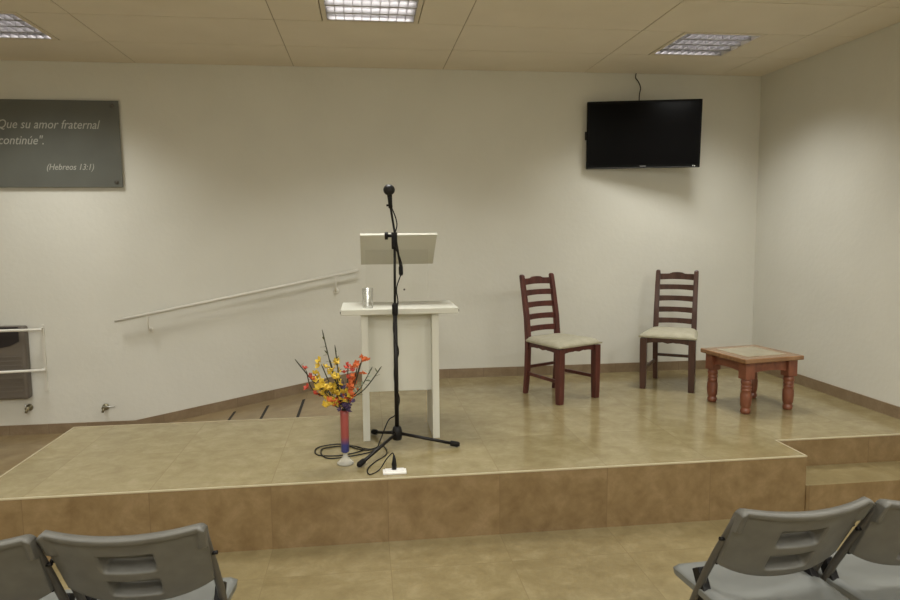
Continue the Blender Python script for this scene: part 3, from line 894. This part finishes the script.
# ------------------------------------------------------------------ grey folding chairs in the foreground
def folding_chair():
    g = thing('folding_chair', 'x', 'folding chair', (0, 0, 0), 0)
    HT = .79; TY = .62     # tube slope of the upper part: forward run per metre of drop
    hw_ = .214
    def line(z): return (HT - z) * TY if z > .45 else (HT - .45) * TY + (.45 - z) * .45
    for s_ in (-1, 1):
        bm = NB()
        tube(bm, spline([(s_ * hw_, line(.775), .775), (s_ * hw_, line(.5), .5), (s_ * hw_, line(.2), .2), (s_ * hw_, line(.012), .012)], 3), .0125, 12)
        o = obj('front_leg', bm, M['grey_tube'], g)
        bm = NB(); tube(bm, [(s_ * hw_, line(.03), .03), (s_ * hw_, line(.0) - .0, .0015)], .0155, 12); obj('rubber_foot', bm, M['rubber'], o)
        bm = NB()
        tube(bm, [(s_ * (hw_ - .03), .29, .405), (s_ * (hw_ - .03), -.02, .012)], .0115, 12)
        o = obj('rear_leg', bm, M['grey_tube'], g)
        bm = NB(); tube(bm, [(s_ * (hw_ - .03), -.008, .025), (s_ * (hw_ - .03), -.026, .0015)], .0145, 12); obj('rubber_foot', bm, M['rubber'], o)
        # hinge bracket at the seat and dark fastener also standing in for shade inside the tube
        bm = NB()
        m = Matrix.Translation((s_ * (hw_ - .012), line(.445), .445)) @ Matrix.Rotation(-math.atan(TY) * 1, 4, 'X')
        bx(bm, -.014, .014, -.022, .022, -.05, .05, mtx=m)
        obj('hinge_bracket', bm, M['black'], g, bevel=.004)
        bm = NB()
        m = Matrix.Translation((s_ * (hw_ - .0125), line(.64) - .004, .64)) @ Matrix.Rotation(math.atan(TY), 4, 'X')
        bx(bm, -.008, .008, -.011, .010, -.10, .05, mtx=m)
        obj('clip_shade', bm, M['black'], g, bevel=.003)
        bm = NB(); tube(bm, [(s_ * (hw_ + .008), line(.665) - .004, .665), (s_ * (hw_ + .024), line(.665) - .006, .668)], .006, 10); obj('rivet', bm, M['black'], g)
    bm = NB(); tube(bm, [(-hw_, line(.18), .18), (hw_, line(.18), .18)], .009, 10); obj('crossbar', bm, M['grey_tube'], g)
    bm = NB(); tube(bm, [(-hw_ + .03, .085, .145), (hw_ - .03, .085, .145)], .009, 10); obj('crossbar', bm, M['grey_tube'], g)
    # moulded back with two recessed hand slots
    bm = NB(); nu, nv = 72, 60
    PW, PH = .228, .262
    front, back = [], []
    def pos(u, v, off):
        # u -1..1, v 0..1 from the top down
        c = 1 - u * u
        z = HT + .002 - .016 * c - PH * v * (1 - .12 * abs(u) ** 3)
        y = (HT - z) * .52 - .046 * c + off
        z -= .016 * max(0, (abs(u) - .90) / .10) ** 2 * (1 - v) ** 6
        # narrower towards the bottom
        return Vector((u * (PW - .016 * v), y, z))
    def disp(u, v):
        d = 0.0
        # slot recesses: sharp top, sloping back out at the bottom
        if abs(u) < .34:
            e = min(1, (.34 - abs(u)) / .03)
            for v0, v1 in ((.27, .53), (.65, .90)):
                if v0 < v < v1:
                    t_ = (v - v0) / (v1 - v0)
                    prof = (.6 * min(1, t_ / .05) + .4 * t_ / .6) if t_ < .6 else max(0, 1 - (t_ - .6) / .4)
                    d = .056 * e * prof
        return d
    for j in range(nv + 1):
        v = j / nv; rf, rb = [], []
        for i_ in range(nu + 1):
            u = -1 + 2 * i_ / nu
            # rolled rim: thicker along the top and sides
            rim = .010 if v < .085 else 0
            rim = max(rim, .016 * min(1, max(0, (abs(u) - .88) / .06)) if v < .36 else 0)
            lip = (max(0, .07 - v) / .07)
            dd = disp(u, v)
            pb = pos(u, v, -.008 - rim * math.sin(min(1, v / .035) * PI / 2) + dd)
            pf = pos(u, v, .008 + rim * .6 + dd * .9)
            rb.append(bm.verts.new(pb)); rf.append(bm.verts.new(pf))
        front.append(rf); back.append(rb)
    for j in range(nv):
        for i_ in range(nu):
            bm.faces.new((back[j][i_], back[j + 1][i_], back[j + 1][i_ + 1], back[j][i_ + 1])).smooth = True
            bm.faces.new((front[j][i_], front[j][i_ + 1], front[j + 1][i_ + 1], front[j + 1][i_])).smooth = True
    for k in range(nu):
        bm.faces.new((back[0][k], back[0][k + 1], front[0][k + 1], front[0][k])).smooth = True
        bm.faces.new((back[nv][k + 1], back[nv][k], front[nv][k], front[nv][k + 1]))
    for k in range(nv):
        bm.faces.new((back[k][0], front[k][0], front[k + 1][0], back[k + 1][0])); bm.faces.new((back[k][nu], back[k + 1][nu], front[k + 1][nu], front[k][nu]))
    obj('backrest', bm, M['grey_plastic'], g)
    # seat
    bm = NB(); n = 20; top_, bot = [], []
    for j in range(n + 1):
        v = -1 + 2 * j / n
        rt, rb = [], []
        for i_ in range(n + 1):
            u = -1 + 2 * i_ / n
            hwd = .230 - .018 * (1 - v) / 2 - .012 * max(0, abs(v) - .85) / .15
            x = u * hwd
            y = .195 + v * .185 - .022 * max(0, abs(u) - .8) / .2 * (1 if v > .9 else 0)
            z = .442 - .012 * (1 - u * u) * (1 - v * v) - .010 * max(0, v - .6) ** 2 * 4
            edge = max(abs(u), abs(v))
            z -= .010 * max(0, (edge - .93) / .07) ** 2
            rt.append(bm.verts.new((x, y, z))); rb.append(bm.verts.new((x * .985, .195 + (y - .195) * .985, .408)))
        top_.append(rt); bot.append(rb)
    for j in range(n):
        for i_ in range(n):
            bm.faces.new((top_[j][i_], top_[j][i_ + 1], top_[j + 1][i_ + 1], top_[j + 1][i_])).smooth = True
            bm.faces.new((bot[j][i_], bot[j + 1][i_], bot[j + 1][i_ + 1], bot[j][i_ + 1]))
    for k in range(n):
        bm.faces.new((top_[0][k], bot[0][k], bot[0][k + 1], top_[0][k + 1])); bm.faces.new((top_[n][k + 1], bot[n][k + 1], bot[n][k], top_[n][k]))
        bm.faces.new((top_[k][0], top_[k + 1][0], bot[k + 1][0], bot[k][0])); bm.faces.new((top_[k][n], bot[k][n], bot[k + 1][n], top_[k + 1][n]))
    obj('seat', bm, M['seat_plastic'], g)
    return g
fc = folding_chair()
fc.location = (-4.222, -3.815, 0); fc.rotation_euler = (0, 0, R(-2)); fc['label'] = 'grey plastic folding chair at lower left showing its whole two-slotted back'
dup(fc, (-4.683, -3.825, 0), R(-1), 'grey plastic folding chair cut off by the left edge of the picture')
dup(fc, (-2.218, -3.938, 0), R(4), 'grey plastic folding chair at lower right showing its whole two-slotted back')
dup(fc, (-1.757, -3.935, 0), R(4), 'grey plastic folding chair cut off by the right edge of the picture')
